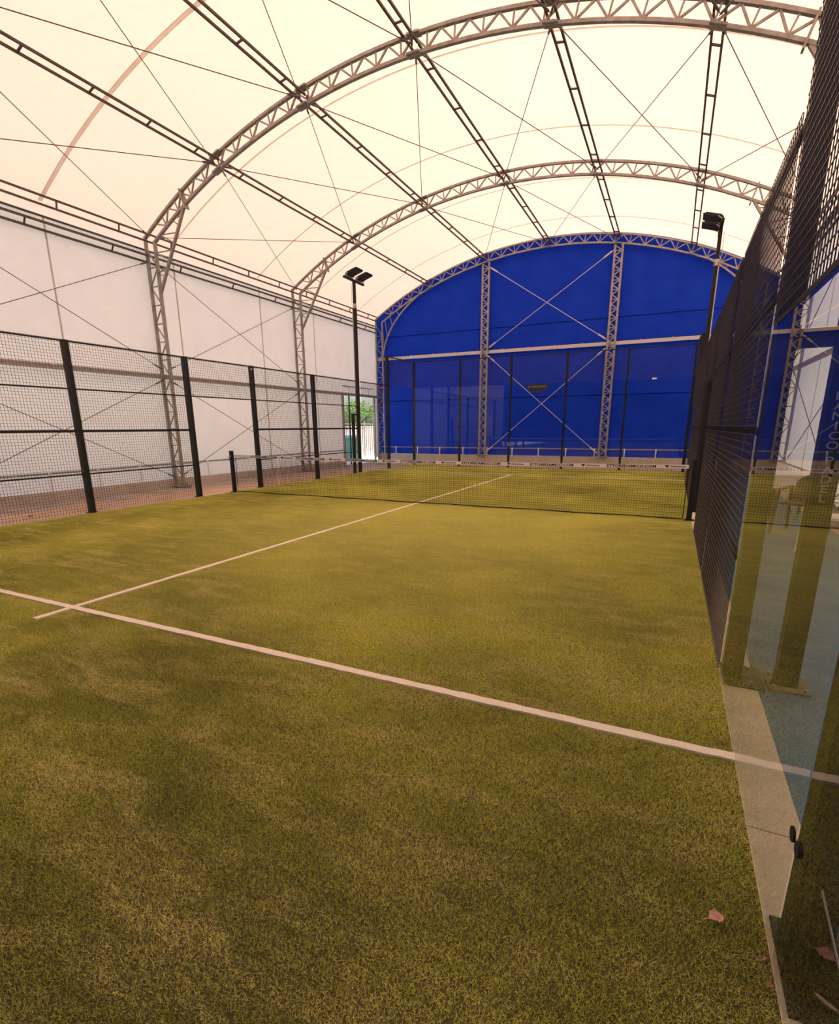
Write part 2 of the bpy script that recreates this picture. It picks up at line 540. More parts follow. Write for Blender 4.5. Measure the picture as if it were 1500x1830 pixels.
def turf_fibres():
    gt = bpy.data.node_groups.new('turf_fibres', 'GeometryNodeTree')
    gt.interface.new_socket('Geometry', in_out='INPUT', socket_type='NodeSocketGeometry')
    gt.interface.new_socket('Geometry', in_out='OUTPUT', socket_type='NodeSocketGeometry')
    N, L = gt.nodes, gt.links
    gi, go = N.new('NodeGroupInput'), N.new('NodeGroupOutput')
    grid = N.new('GeometryNodeMeshGrid')
    grid.inputs['Size X'].default_value = 1
    grid.inputs['Size Y'].default_value = 1
    grid.inputs['Vertices X'].default_value = 2
    grid.inputs['Vertices Y'].default_value = 2
    dist = N.new('GeometryNodeDistributePointsOnFaces')
    dist.inputs['Density'].default_value = 60000
    cone = N.new('GeometryNodeMeshCone')
    cone.fill_type = 'NONE'
    cone.inputs['Vertices'].default_value = 3
    cone.inputs['Side Segments'].default_value = 1
    cone.inputs['Radius Top'].default_value = 0.0
    cone.inputs['Radius Bottom'].default_value = 0.0014
    cone.inputs['Depth'].default_value = 0.016
    iop = N.new('GeometryNodeInstanceOnPoints')
    rr = N.new('FunctionNodeRandomValue')
    rr.data_type = 'FLOAT_VECTOR'
    rr.inputs[0].default_value = (-0.85, -0.85, 0)
    rr.inputs[1].default_value = (0.85, 0.85, 6.28)
    rs = N.new('FunctionNodeRandomValue')
    rs.data_type = 'FLOAT'
    rs.inputs[2].default_value = 0.6
    rs.inputs[3].default_value = 1.0
    real = N.new('GeometryNodeRealizeInstances')
    sm = N.new('GeometryNodeSetMaterial')
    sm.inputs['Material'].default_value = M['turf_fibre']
    iop2 = N.new('GeometryNodeInstanceOnPoints')
    ri = N.new('FunctionNodeRandomValue')
    ri.data_type = 'INT'
    ri.inputs[4].default_value = 0
    ri.inputs[5].default_value = 3
    mul = N.new('ShaderNodeMath')
    mul.operation = 'MULTIPLY'
    mul.inputs[1].default_value = PI / 2
    cx = N.new('ShaderNodeCombineXYZ')
    L.new(grid.outputs['Mesh'], dist.inputs['Mesh'])
    L.new(dist.outputs['Points'], iop.inputs['Points'])
    L.new(cone.outputs['Mesh'], iop.inputs['Instance'])
    L.new(rr.outputs[0], iop.inputs['Rotation'])
    L.new(rs.outputs[1], iop.inputs['Scale'])
    L.new(iop.outputs[0], real.inputs[0])
    L.new(real.outputs[0], sm.inputs[0])
    L.new(gi.outputs[0], iop2.inputs['Points'])
    L.new(sm.outputs[0], iop2.inputs['Instance'])
    L.new(ri.outputs[2], mul.inputs[0])
    L.new(mul.outputs[0], cx.inputs['Z'])
    L.new(cx.outputs[0], iop2.inputs['Rotation'])
    L.new(iop2.outputs[0], go.inputs[0])
    me = bpy.data.meshes.new('turf_fibres')
    me.from_pydata([(-4.5 + i, -9.5 + j, 0) for i in range(10) for j in range(20)], [], [])
    me.materials.append(M['turf_fibre'])
    o = bpy.data.objects.new('turf_fibres', me)
    COL.objects.link(o)
    o.parent = turf_root
    o['kind'] = 'stuff'
    md = o.modifiers.new('fibres', 'NODES')
    md.node_group = gt
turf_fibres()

# ------------------------------------------------------------------ tent cloth
SEAMS = [YN, -8.1, -5.05, -2.0, 1.12, 4.26, 7.0, 9.9, YF]
ceil_ = root('ceiling', (X0, 0, 8.1), 'glowing cream arched cloth roof of the tent', 'roof', None, 'structure')
def roof_strip(y0, y1, r, t, name, mat):
    pr = arc(r, -XW, XW, 48)
    pq = arc(r + t, -XW, XW, 48)
    vs, fs = [], []
    n = len(pr)
    for (a, b), (c, d) in zip(pr, pq):
        vs += [(a, y0, b), (a, y1, b), (c, y1, d), (c, y0, d)]
    for i in range(n - 1):
        for k in range(4):
            fs.append((4 * i + k, 4 * i + (k + 1) % 4, 4 * i + 4 + (k + 1) % 4, 4 * i + 4 + k))
    fs += [(0, 3, 2, 1), tuple(4 * (n - 1) + k for k in range(4))]
    MB().add(vs, fs).build(name, mat, ceil_, None, None, True)
def roof_sheet(y0, y1):
    pr = arc(RF, -XW, XW, 48)
    vs, fs = [], []
    for a, b in pr:
        vs += [(a, y0, b), (a, y1, b)]
    for i in range(len(pr) - 1):
        fs.append((2 * i, 2 * i + 1, 2 * i + 3, 2 * i + 2))
    MB().add(vs, fs).build('roof_panel', M['roof'], ceil_, None, None, True)
for a, b in zip(SEAMS, SEAMS[1:]):
    roof_sheet(a, b)
for y in SEAMS[1:-1]:
    w = 0.04 if y == -2.0 else 0.02  # wider strip at one seam stands in for an outside rope's shadow
    roof_strip(y - w, y + w, RF - 0.012, 0.004, 'welded_seam', M['seam'])

for s in (-1, 1):
    xw = X0 + s * XW
    for a, b in zip(SEAMS, SEAMS[1:]):
        z0, z1 = 5.72, zc(RF, XW)
        MB().add([(xw, a, z0), (xw, b, z0), (xw, b, z1), (xw, a, z1)], [(0, 1, 2, 3)]).build('roof_skirt', M['roof_edge'], ceil_)
    MB().tube((xw - s * 0.02, YN, 5.715), (xw - s * 0.02, YF - 0.02, 5.715), 0.022, 8).build('edge_tube', M['dark_steel'], ceil_)
ZE = 5.72                     # eave height
def side_wall(name, sgn, label, openings):
    xw = X0 + sgn * XW
    r = root(name, (xw, 0, 0), label, 'wall', None, 'structure')
    def panel(y0, y1, z0, z1):
        MB().add([(xw, y0, z0), (xw, y1, z0), (xw, y1, z1), (xw, y0, z1)], [(0, 1, 2, 3)]).build('wall_panel', M['white_wall'], r)
    for a, b in zip(SEAMS, SEAMS[1:]):
        cuts = [o for o in openings if o[0] < b and o[1] > a]
        if not cuts:
            panel(a, b, 0.2, ZE)
        else:
            o = cuts[0]
            if a < o[0]: panel(a, o[0], 0.2, ZE)
            panel(max(a, o[0]), min(b, o[1]), o[2], ZE)
            if b > o[1]: panel(o[1], b, 0.2, ZE)
    for y in SEAMS[1:-1]:
        if any(o[0] < y < o[1] for o in openings):
            z0 = 2.86
        else:
            z0 = 0.2
        d = -sgn * 0.004
        MB().box(min(xw + d, xw + 2 * d), max(xw + d, xw + 2 * d), y - 0.02, y + 0.02, z0, ZE - 0.02).build('welded_seam', M['wall_seam'], r)
    return r
wl = side_wall('wall_left', -1, 'white cloth side wall of the tent with an open gate', [(8.6, 11.05, 2.78, 0)])
wr = side_wall('wall_right', 1, 'white cloth side wall beyond the blue painted floor', [])

def end_wall(name, y, label):
    r = root(name, (X0, y, 0), label, 'wall', None, 'structure')
    for z0, z1 in ((0.36, 2.62), (2.62, 5.24), (5.24, 9)):
        top = lambda x: min(z1, zc(RF, min(XW, abs(x - X0))))
        xs = [X0 - XW + 2 * XW * i / 40 for i in range(41)]
        vs, fs = [], []
        for x in xs:
            vs += [(x, y, z0), (x, y, max(z0, top(x)))]
        for i in range(40):
            fs.append((2 * i, 2 * i + 2, 2 * i + 3, 2 * i + 1))
        MB().add(vs, fs).build('wall_panel', M['blue_wall'], r)
    s = -1 if y > 0 else 1
    for z in (2.62, 5.24):
        MB().box(X0 - XW + 0.02, X0 + XW - 0.02, min(y + s * 0.003, y + s * 0.007), max(y + s * 0.003, y + s * 0.007), z - 0.018, z + 0.018).build('welded_seam', M['blue_seam'], r)
    return r
end_wall('wall_back', YF, 'deep blue cloth end wall filling the arch beyond the court')
end_wall('wall_front', YN, 'blue cloth end wall behind the camera, seen only in reflections')

tag(MB().box(X0 - XW, X0 + XW, YF - 0.12, YF + 0.12, -0.05, 0.38).build('trim_4', M['footing']), 'pale concrete footing along the bottom of the blue cloth wall', 'footing', None, 'structure')
tag(MB().box(X0 - XW - 0.15, X0 - XW + 0.1, YN, 8.55, -0.05, 0.2).build('trim_5', M['footing']), 'low concrete footing along the bottom of the gate side white wall', 'footing', None, 'structure')
tag(MB().box(X0 + XW - 0.1, X0 + XW + 0.15, YN, YF - 0.13, -0.05, 0.2).build('trim_6', M['footing']), 'low concrete footing of the white wall beside the blue floor', 'footing', None, 'structure')

# ------------------------------------------------------------------ arch frames
def arch_frame(y, label, end):
    r = root('arch_frame', (X0, y, 0), label, 'arch', 'steel arch frames of the tent')
    st = M['steel']
    def chord(name, rad, x):
        pts = [(a, y, b) for a, b in arc(rad, -x, x, 44)]
        MB().sweep(pts, 0.05, 0.07).build(name, st, r)
    chord('upper_chord', RU, XO)
    chord('lower_chord', RL, XI)
    # lattice of the arch: fans of three struts per lower node
    a1 = math.asin((XI - 0.25) / RL)
    n = 28
    P = lambda rad, a: (X0 + rad * math.sin(a), y, ZC + rad * math.cos(a))
    ru, rl = RU - 0.02, RL + 0.02
    for i in range(n):
        t0, t1 = -a1 + 2 * a1 * i / n, -a1 + 2 * a1 * (i + 1) / n
        tm = (t0 + t1) / 2
        strut(P(ru, t0), P(rl, tm), 0.03, st, r)
        strut(P(rl, tm), P(ru, t1), 0.03, st, r)
        strut(P(rl, tm), P(ru, tm), 0.026, st, r)
    for s in (-1, 1):
        xo, xi = X0 + s * XO, X0 + s * XI
        zo, zi = zc(RU, XO), zc(RL, XI)
        MB().bar((xo, y, 0.04), (xo, y, zo + 0.03), 0.05, 0.075, (0, 1, 0)).build('outer_leg', st, r)
        MB().bar((xi, y, 0.04), (xi, y, zi + 0.03), 0.05, 0.075, (0, 1, 0)).build('inner_leg', st, r)
        k = 13
        for i in range(k):
            z0, z1 = 0.25 + (zi - 0.35) * i / k, 0.25 + (zi - 0.35) * (i + 1) / k
            strut((xo, y, z0), (xi, y, z0), 0.024, st, r)
            a, b = ((xo, y, z0), (xi, y, z1)) if i % 2 else ((xi, y, z0), (xo, y, z1))
            strut(a, b, 0.024, st, r)
        # haunch
        xh = 5.85
        if end:
            pts = []
            for i in range(13):
                t = i / 12
                p0, p1, p2 = Vector((xi, y, 4.35)), Vector((X0 + s * 6.80, y, 5.75)), Vector((X0 + s * 5.2, y, zc(RL, 5.2)))
                pts.append(tuple((1 - t) ** 2 * p0 + 2 * t * (1 - t) * p1 + t * t * p2))
            MB().sweep(pts, 0.05, 0.06).build('haunch_brace', st, r)
            for i in range(2, 11, 2):
                q = pts[i]
                strut(q, (X0 + s * min(XI, abs(q[0] - X0) + 0.12), y, zc(RL, min(XI, abs(q[0] - X0) + 0.05))), 0.022, st, r)
        else:
            q0, q1 = Vector((xi - s * 0.01, y, 4.72)), Vector((X0 + s * xh, y, zc(RL, xh) - 0.02))
            MB().bar(q0, q1, 0.05, 0.06, (0, 1, 0)).build('haunch_brace', st, r)
            corner = Vector((xi, y, zi))
            for i in range(1, 5):
                t = i / 5
                a = q0.lerp(q1, t)
                b = Vector((xi, y, 4.72 + (zi - 4.72) * min(1, t * 2))) if t <= 0.5 else Vector((X0 + s * (XI + (xh - XI) * (t * 2 - 1)), y, 0))
                if t > 0.5:
                    b.z = zc(RL, abs(b.x - X0))
                strut(a, b, 0.024, st, r)
                a2 = q0.lerp(q1, t + 0.12)
                strut(b, a2, 0.022, st, r)
            # splice plate on the arch
            xs = X0 + s * (xh - 0.05)
            MB().bar((xs - s * 0.03, y, zc(RL, 5.8) - 0.09), (xs + s * 0.10, y, zc(RU, 5.8) + 0.0), 0.03, 0.14, (0, 1, 0)).build('splice_plate', st, r)
        MB().box(min(xo, xi) - 0.1, max(xo, xi) + 0.1, y - 0.15, y + 0.15, 0.0, 0.03).box(xi - 0.06, xi + 0.06, y - 0.08, y + 0.08, 0.03, 0.12).build('base_plate', st, r)
    # node gussets where purlins pass
    for dx in NODES:
        for rad in (RU, RL):
            c = Vector((X0 + dx, y, zc(rad, dx)))
            a = math.asin(dx / rad)
            tx = Vector((math.cos(a), 0, -math.sin(a)))
            MB().bar(c - tx * 0.12, c + tx * 0.12, 0.16, 0.03, (0, 0, 1)).build('node_plate', st, r)
    return r
arch_frame(YS[0], 'nearest steel arch of the tent, mostly outside the frame overhead', False)
arch_frame(YS[1], 'large dark lattice steel arch before the net, crossing the top of the picture', False)
arch_frame(YS[2], 'middle lattice steel arch of the tent, behind the net', False)
arch_frame(YS[3], 'pale lattice steel arch bordering the blue cloth end wall', True)

BAY = ['in the nearest bay', 'in the middle bay', 'in the end bay']
LINE = ['first roof purlin in from the gate side eave', 'second roof purlin in from the gate side eave', 'ridge purlin under the crown of the roof',
        'second roof purlin in from the blue floor side eave', 'first roof purlin in from the blue floor side eave']
def ladder(name, a0, a1, b0, b1, label, cat, group, rungs, w=0.035, mat=None, rungn='rung'):
    mat = mat or M['dark_steel']
    mid = (Vector(a0) + Vector(b0)) / 2
    r = root(name, mid, label, cat, group)
    MB().bar(a0, a1, w, w).build('rail', mat, r)
    MB().bar(b0, b1, w, w).build('rail', mat, r)
    for i in range(rungs):
        t = (i + 0.5) / rungs
        strut(Vector(a0).lerp(Vector(a1), t), Vector(b0).lerp(Vector(b1), t), 0.026, mat, r, rungn)
    return r
for bi in range(3):
    y0, y1 = YS[bi] + 0.02, YS[bi + 1] - 0.02
    for i, dx in enumerate(NODES):
        a = math.asin(dx / RP)
        tx, tz = math.cos(a) * 0.08, -math.sin(a) * 0.08
        x, z = X0 + dx, zc(RP, dx)
        ladder('roof_purlin', (x - tx, y0, z - tz), (x - tx, y1, z - tz), (x + tx, y0, z + tz), (x + tx, y1, z + tz),
               LINE[i] + ' ' + BAY[bi], 'purlin', 'ladder purlins of the roof', 4 if bi else 5)
    for s, nm in ((-1, 'gate side'), (1, 'blue floor side')):
        x = X0 + s * (XO - 0.06)
        ladder('eave_purlin', (x, y0, 6.05), (x, y1, 6.05), (x + s * 0.03, y0, 5.895), (x + s * 0.03, y1, 5.895),
               f'eave purlin where roof meets the {nm} wall {BAY[bi]}', 'purlin', 'eave purlins', 4)
        ladder('wall_beam', (x - s * 0.02, y0, 5.56), (x - s * 0.02, y1, 5.56), (x + s * 0.06, y0, 5.43), (x + s * 0.06, y1, 5.43),
               f'double rail wall beam under the {nm} eave {BAY[bi]}', 'beam', 'upper wall beams', 3, 0.04)
        MB_ = MB().bar((x, y0, 2.80), (x, y1, 2.80), 0.05, 0.10)
        o = MB_.build('middle_beam', M['steel'])
        tag(o, f'single square beam halfway up the {nm} white wall {BAY[bi]}', 'beam', 'middle wall beams')

# ------------------------------------------------------------------ bracing cables
def cable(p0, p1, label, group, mat=None, rad=0.008, ends=0.22):
    mat = mat or M['cable']
    p0, p1 = Vector(p0), Vector(p1)
    d = (p1 - p0).normalized()
    if 'rising' not in label and 'falling' not in label and p0.x > p1.x:
        p0, p1 = p0 - Vector((0, 0, 0.03)), p1 - Vector((0, 0, 0.03))
    r = root('brace_cable', p0, label, 'cable', group)
    MB().tube(p0, p1, rad, 6).build('cable', mat, r)
    MB().tube(p0 + d * 0.05, p0 + d * (0.05 + ends), rad * 2.4, 6).build('turnbuckle', mat, r)
    MB().tube(p1 - d * (0.05 + ends), p1 - d * 0.05, rad * 2.4, 6).build('turnbuckle', mat, r)
RB = 13.40
XB = [-7.0] + NODES + [7.0]
NN = ['gate eave', 'first gate-side purlin', 'second gate-side purlin', 'ridge', 'second floor-side purlin', 'first floor-side purlin', 'floor-side eave']
def node(i, y):
    dx = XB[i]
    return (X0 + dx, y, zc(RB, dx) + (0.06 if i in (0, 6) else 0))
AN = ['nearest arch', 'arch before the net', 'middle arch', 'end arch']
for bi in range(3):
    cells = range(6) if bi < 2 else (2, 3)
    for c in cells:
        y0, y1 = YS[bi] + 0.07, YS[bi + 1] - 0.07
        cable(node(c, y0), node(c + 1, y1), f'roof cable, {AN[bi]} {NN[c]} to {AN[bi+1]} {NN[c+1]}', 'crossed roof cables')
        cable(node(c + 1, y0), node(c, y1), f'roof cable, {AN[bi]} {NN[c+1]} to {AN[bi+1]} {NN[c]}', 'crossed roof cables')
for s, nm in ((-1, 'gate side'), (1, 'blue floor side')):
    x = X0 + s * (XO - 0.12)
    for bi in range(2):
        y0, y1 = YS[bi] + 0.07, YS[bi + 1] - 0.07
        for (za, zb, part) in ((2.95, 5.42, 'upper'), (0.25, 2.72, 'lower')):
            cable((x, y0, za), (x, y1, zb), f'{part} {nm} wall cable rising away from camera {BAY[bi]}', 'crossed wall cables')
            cable((x - s * 0.03, y0, zb), (x - s * 0.03, y1, za), f'{part} {nm} wall cable falling away from camera {BAY[bi]}', 'crossed wall cables')

# ------------------------------------------------------------------ end wall steelwork
YE = YS[3]
def end_column(xc, label):
    r = root('lattice_column', (xc, YE, 0.38), label, 'column', 'lattice columns of the blue wall')
    zt = zc(RL, xc - X0) - 0.02
    for s in (-1, 1):
        MB().bar((xc + s * 0.125, YE, 0.40), (xc + s * 0.125, YE, zt), 0.07, 0.05, (0, 1, 0)).build('leg', M['steel'], r)
    n = 23
    for i in range(n):
        z0, z1 = 0.45 + (zt - 0.5) * i / n, 0.45 + (zt - 0.5) * (i + 1) / n
        zm = (z0 + z1) / 2
        strut((xc - 0.11, YE, z0), (xc + 0.11, YE, zm), 0.036, M['steel'], r)
        strut((xc + 0.11, YE, zm), (xc - 0.11, YE, z1), 0.036, M['steel'], r)
        strut((xc - 0.11, YE, zm), (xc + 0.11, YE, zm), 0.026, M['steel'], r)
    MB().box(xc - 0.2, xc + 0.2, YE - 0.1, YE + 0.04, 0.38, 0.41).build('base_plate', M['steel'], r)
XA, XBc = -2.50, 2.25
end_column(XA, 'lattice column on the blue wall, the one nearer the open gate')
end_column(XBc, 'lattice column on the blue wall, the one nearer the blue floor')
r = root('end_wall_beam', (X0, YE + 0.06, 4.37), 'pale horizontal steel beam across the blue cloth wall', 'beam')
for a, b in ((X0 - XO, XA - 0.15), (XA - 0.15, XBc + 0.15), (XBc + 0.15, X0 + XO)):
    MB().bar((a + 0.003, YE + 0.08, 4.37), (b - 0.003, YE + 0.08, 4.37), 0.06, 0.12).build('beam_length', M['rod'], r)
for i in range(14):
    x = X0 - 6.6 + i * 1.0
    MB().box(x - 0.02, x + 0.02, YE + 0.04, YE + 0.12, 4.43, 4.455).build('beam_clip', M['steel'], r)
for (za, zb, part) in ((4.5, 7.35, 'upper'), (0.5, 4.22, 'lower')):
    for (p, q, w) in ((za, zb, 'rising towards the blue floor side'), (zb, za, 'falling towards the blue floor side')):
        yo = YE - (0.04 if p > q else 0)
        cable((XA + 0.17, yo, p), (XBc - 0.17, yo, q), f'pale steel rod {w} on {part} half of the blue wall', 'crossed rods of the blue wall', M['rod'], 0.013, 0.3)

# low tie rails with straps round the tent foot
def tie_rail(name, p0, p1, n, base, label, inward):
    p0, p1 = Vector(p0), Vector(p1)
    r = root(name, p0, label, 'rail')
    MB().tube(p0, p1, 0.02, 8).build('rail', M['steel'], r)
    for i in range(n):
        p = p0.lerp(p1, (i + 0.5) / n)
        iv = Vector(inward) * 0.035
        m = MB()
        m.bar(p + iv * 0.3 + Vector((0, 0, 0.03)), p + iv + Vector((0, 0, -0.10)), 0.045, 0.012, inward)
        m.bar(p + iv + Vector((0, 0, -0.10)), Vector((p.x, p.y, base)) + iv, 0.035, 0.012, inward)
        m.build('strap', M['tape'], r)
tie_rail('tie_rail', (X0 - 6.9, YE + 0.05, 0.66), (X0 + 6.9, YE + 0.05, 0.66), 13, 0.38, 'grey tie rail with white straps low on the blue wall', (0, -1, 0))
tie_rail('tie_rail', (X0 - XW + 0.028, -9.8, 0.58), (X0 - XW + 0.028, 8.5, 0.62), 17, 0.2, 'tie rail with straps low on the gate side white wall', (1, 0, 0))
tie_rail('tie_rail', (X0 + XW - 0.028, -9.8, 0.6), (X0 + XW - 0.028, 11.0, 0.6), 19, 0.2, 'tie rail with straps low on the white wall beside the blue floor', (-1, 0, 0))
tie_rail('tie_rail', (X0 - XW + 0.028, 8.65, 3.12), (X0 - XW + 0.028, 11.0, 3.12), 3, 2.8, 'short tie rail with straps above the open gate', (1, 0, 0))

# gate frame in the side wall
xg = X0 - XW + 0.05
r = root('door_1', (xg, 8.6, 0), 'brown steel frame round the open tent gate', 'door frame', None, 'structure')
MB().bar((xg, 8.6, 0), (xg, 8.6, 2.82), 0.07, 0.07).build('jamb', M['steel'], r)
MB().bar((xg, 11.05, 0), (xg, 11.05, 2.82), 0.07, 0.07).build('jamb', M['steel'], r)
MB().bar((xg, 8.6, 2.80), (xg, 11.05, 2.80), 0.08, 0.08).build('lintel', M['steel'], r)
MB().bar((xg, 9.05, 0), (xg, 9.05, 2.76), 0.045, 0.045).build('mullion', M['black'], r)
MB().box(xg - 0.12, xg + 0.12, 8.6, 11.05, -0.02, 0.015).build('sill', M['footing'], r)

# ------------------------------------------------------------------ court cage
SIDE = {-1: 'fence facing the white tent wall', 1: 'fence beside the blue floor'}
def post(x, y, h, label, w=0.1, plate=0.0, mat=None, group='black posts of the court cage', clamps=None):
    r = root('fence_post', (x, y, 0), label, 'post', group)
    MB().box(x - w / 2, x + w / 2, y - w / 2, y + w / 2, 0.012, h, 0.006).build('upright', mat or M['black'], r)
    MB().box(x - w / 2 - 0.004, x + w / 2 + 0.004, y - w / 2 - 0.004, y + w / 2 + 0.004, h, h + 0.008, 0.006).build('cap', M['black'], r)
    p = plate or w / 2 + 0.03
    s = 1 if x > 0 else -1
    x0, x1 = (x - w / 2 + 0.002, x + p) if s > 0 else (x - p, x + w / 2 - 0.002)
    if abs(y) > 9.9:
        MB().box(x - p, x + p, y - w / 2, y + p, 0.004, 0.014).build('base_plate', M['black'], r)
    else:
        MB().box(x0, x1, y - p, y + p, 0.004, 0.014).build('base_plate', M['black'], r)
    return r
def bolts(r, spots):
    for (x, y, z) in spots:
        MB().tube((x, y, z), (x, y, z + 0.018), 0.011, 6).build('anchor_bolt', M['steel'], r)

def mesh_panel(axis, c, a0, a1, z0, z1, rails, label, group, wire=0.004, pitch=0.05, side=1, thick=1.48):
    """welded mesh in plane x=c (axis 'x') or y=c, from a0..a1 and z0..z1"""
    pt = (lambda a, z, o=0: (c + o, a, z)) if axis == 'x' else (lambda a, z, o=0: (a, c + o, z))
    r = root('mesh_panel', pt((a0 + a1) / 2, z0), label, 'mesh fence', group)
    m = MB()
    nv = round((a1 - a0) / pitch)
    nh = round((z1 - z0) / pitch)
    for i in range(nv + 1):
        a = a0 + (a1 - a0) * i / nv
        m.bar(pt(a, z0), pt(a, z1), wire, wire, caps=False)
    for j in range(nh + 1):
        z = z0 + (z1 - z0) * j / nh
        m.bar(pt(a0, z, -side * wire), pt(a1, z, -side * wire), wire, wire, caps=False)
    m.build('wire_mesh', M['wire'], r, 'stuff')
    for z in rails:
        w = 0.045 if abs(z - thick) < 0.01 else 0.026
        MB().bar(pt(a0, z, side * 0.03), pt(a1, z, side * 0.03), w, w).build('rail', M['black'], r)
    return r

def glass_panel(axis, c, a0, a1, h, label, side, clamp_at):
    pt = (lambda a, z, o=0: (c + o, a, z)) if axis == 'x' else (lambda a, z, o=0: (a, c + o, z))
    r = root('glass_screen', pt((a0 + a1) / 2, 0.01), label, 'glass wall', 'clear glass panels of the court')
    g0, g1 = a0 + 0.006, a1 - 0.006
    o0, o1 = (0, 0.012) if side > 0 else (-0.012, 0)
    m = MB()
    if axis == 'x':
        m.box(c + o0, c + o1, g0, g1, 0.012, h)
    else:
        m.box(g0, g1, c + o0, c + o1, 0.012, h)
    m.build('pane', M['glass'], r)
    for a, d in clamp_at:
        for z in (0.42, 1.47, h - 0.42):
            q0, q1 = pt(a + d * 0.03, z, -side * 0.006), pt(a + d * 0.03, z, -side * 0.0005)
            MB().tube(q0, q1, 0.022, 12).build('clamp', M['black'], r)
    return r

# posts along both long sides
NAMES = {8: 'tall corner bay post beside the far glass', 6: 'post before the far glass', 3.5: 'post midway between net and far glass', 1: 'post at the net opening, its far side',
         -1: 'post at the net opening, its near side', -3.5: 'post midway between net and camera', -6: 'post where the near glass begins', -8: 'post behind the nearest glass joint'}
for s in (-1, 1):
    for y, nm in NAMES.items():
        if s == 1 and y == -6:
            h = 4.0
        else:
            h = 4.0 if abs(y) == 8 else 3.0
        if y == 6:
            continue                                        # the lamp pole stands here
        x = s * 5.065
        p = post(x, y, h, f'black {nm}, {SIDE[s]}', 0.1, 0.16 if s == 1 and y < -5 else 0)
        if s == 1 and y < -5:
            bolts(p, [(5.16, y - 0.11, 0.014), (5.165, y + 0.11, 0.014)])
        if y == 1 and s == -1:
            MB().box(-5.03, -4.985, y - 0.051, y - 0.05, 2.90, 2.95).build('paper_tag', M['tape'], p)
RAILS = [0.72, 1.48, 2.2, 2.985]
for s in (-1, 1):
    x = s * 5.0
    for (a, b, nm) in ((-5.95, -3.55, 'second bay before the net'), (-3.45, -1.05, 'bay just before the net opening'), (1.05, 3.45, 'bay just beyond the net opening'), (3.55, 5.95, 'second bay beyond the net')):
        mesh_panel('x', x, a, b, 0.02, 3.0, RAILS, f'full height mesh, {nm}, {SIDE[s]}', 'full height mesh panels', side=s)
    mesh_panel('x', x, -0.95, 0.95, 2.2, 3.0, [2.2, 2.985], f'short mesh above the net opening, {SIDE[s]}', 'mesh over the openings', side=s)
    mesh_panel('x', x, 6.05, 7.95, 2.02, 3.0, [2.985], f'mesh above the low far glass, {SIDE[s]}', 'mesh above glass', side=s)
    mesh_panel('x', x, 8.05, 9.97, 3.02, 4.0, [3.985], f'mesh above the tall corner glass, {SIDE[s]}', 'mesh above glass', side=s)
mesh_panel('x', 5.0, -7.95, -6.05, 2.02, 3.98, [2.04, 3.965], 'mesh above the near glass beside the camera', 'mesh above glass', side=1)
# short frame beside the lamp pole, gate side
r = root('bracing_frame', (-5.08, 5.62, 0), 'short black post tied to the lamp pole with a flat top bar', 'frame')
MB().box(-5.12, -5.04, 5.58, 5.66, 0.005, 1.95).build('upright', M['black'], r)
MB().bar((-5.08, 5.62, 1.93), (-5.08, 5.95, 1.93), 0.06, 0.05).build('top_bar', M['black'], r)

# glass
for s in (-1, 1):
    glass_panel('x', s * 5.0, 6.0, 8.0, 2.0, f'low glass pane near the far corner, {SIDE[s]}', s, [(6, 1), (8, -1)])
    glass_panel('x', s * 5.0, 8.0, 10.0, 3.0, f'tall glass pane at the far corner, {SIDE[s]}', s, [(8, 1), (10, -1)])
glass_panel('x', 5.0, -8.0, -6.0, 2.0, 'glass pane beside the camera ending at a bolted post, reflecting the court', 1, [(-8, 1)])
glass_panel('x', 5.0, -10.0, -8.0, 3.0, 'nearest glass pane, in the bottom corner beside the camera', 1, [(-8, -1)])
ORD = ['first', 'second', 'third', 'fourth', 'fifth']
XP = [-5, -3, -1, 1, 3, 5]
for i in range(5):
    glass_panel('y', 10.0, XP[i], XP[i + 1], 3.0, f'{ORD[i]} glass pane from the gate side along the blue wall', 1, [(XP[i], 1), (XP[i + 1], -1)])
    mesh_panel('y', 10.0, XP[i] + 0.03, XP[i + 1] - 0.03, 3.02, 4.0, [3.985], f'{ORD[i]} mesh strip from the gate side, above the far glass', 'mesh above the far glass', side=1)
for i, x in enumerate(XP):
    w = 0.09 if x in (-5, 5) else 0.07
    post(x, 10.02 + w / 2, 4.0, f'{(ORD + ["sixth"])[i]} post from the gate side of the far glass wall', w)
# sticker and clip on the far glass
r = root('glass_sticker', (0.0, 9.99, 2.75), 'dark rounded sticker at the top of the far glass, before the blue cloth', 'sticker')
pts = [(-0.41 + 0.82 * i / 16, 2.985 - 0.27 * math.sqrt(max(0, 1 - (abs(2 * i / 16 - 1)) ** 2.6))) for i in range(17)]
n = len(pts)
vs = [(x, 9.9985, z) for x, z in pts] + [(x, 9.9955, z) for x, z in pts]
MB().add(vs, [tuple(range(n)), tuple(range(2 * n - 1, n - 1, -1))] + [(i, n + i, n + (i + 1) % n, (i + 1) % n) for i in range(n)]).build('plate', M['sticker'], r)
text_part('ETTORE DAMICO', 0.085, (0, 9.993, 2.89), M['greyink'], r)
o = MB().box(3.77, 3.91, 9.985, 10.02, 2.985, 3.035).build('glass_clip', M['tape'])
tag(o, 'small white clip on the top edge of the far glass', 'clip')

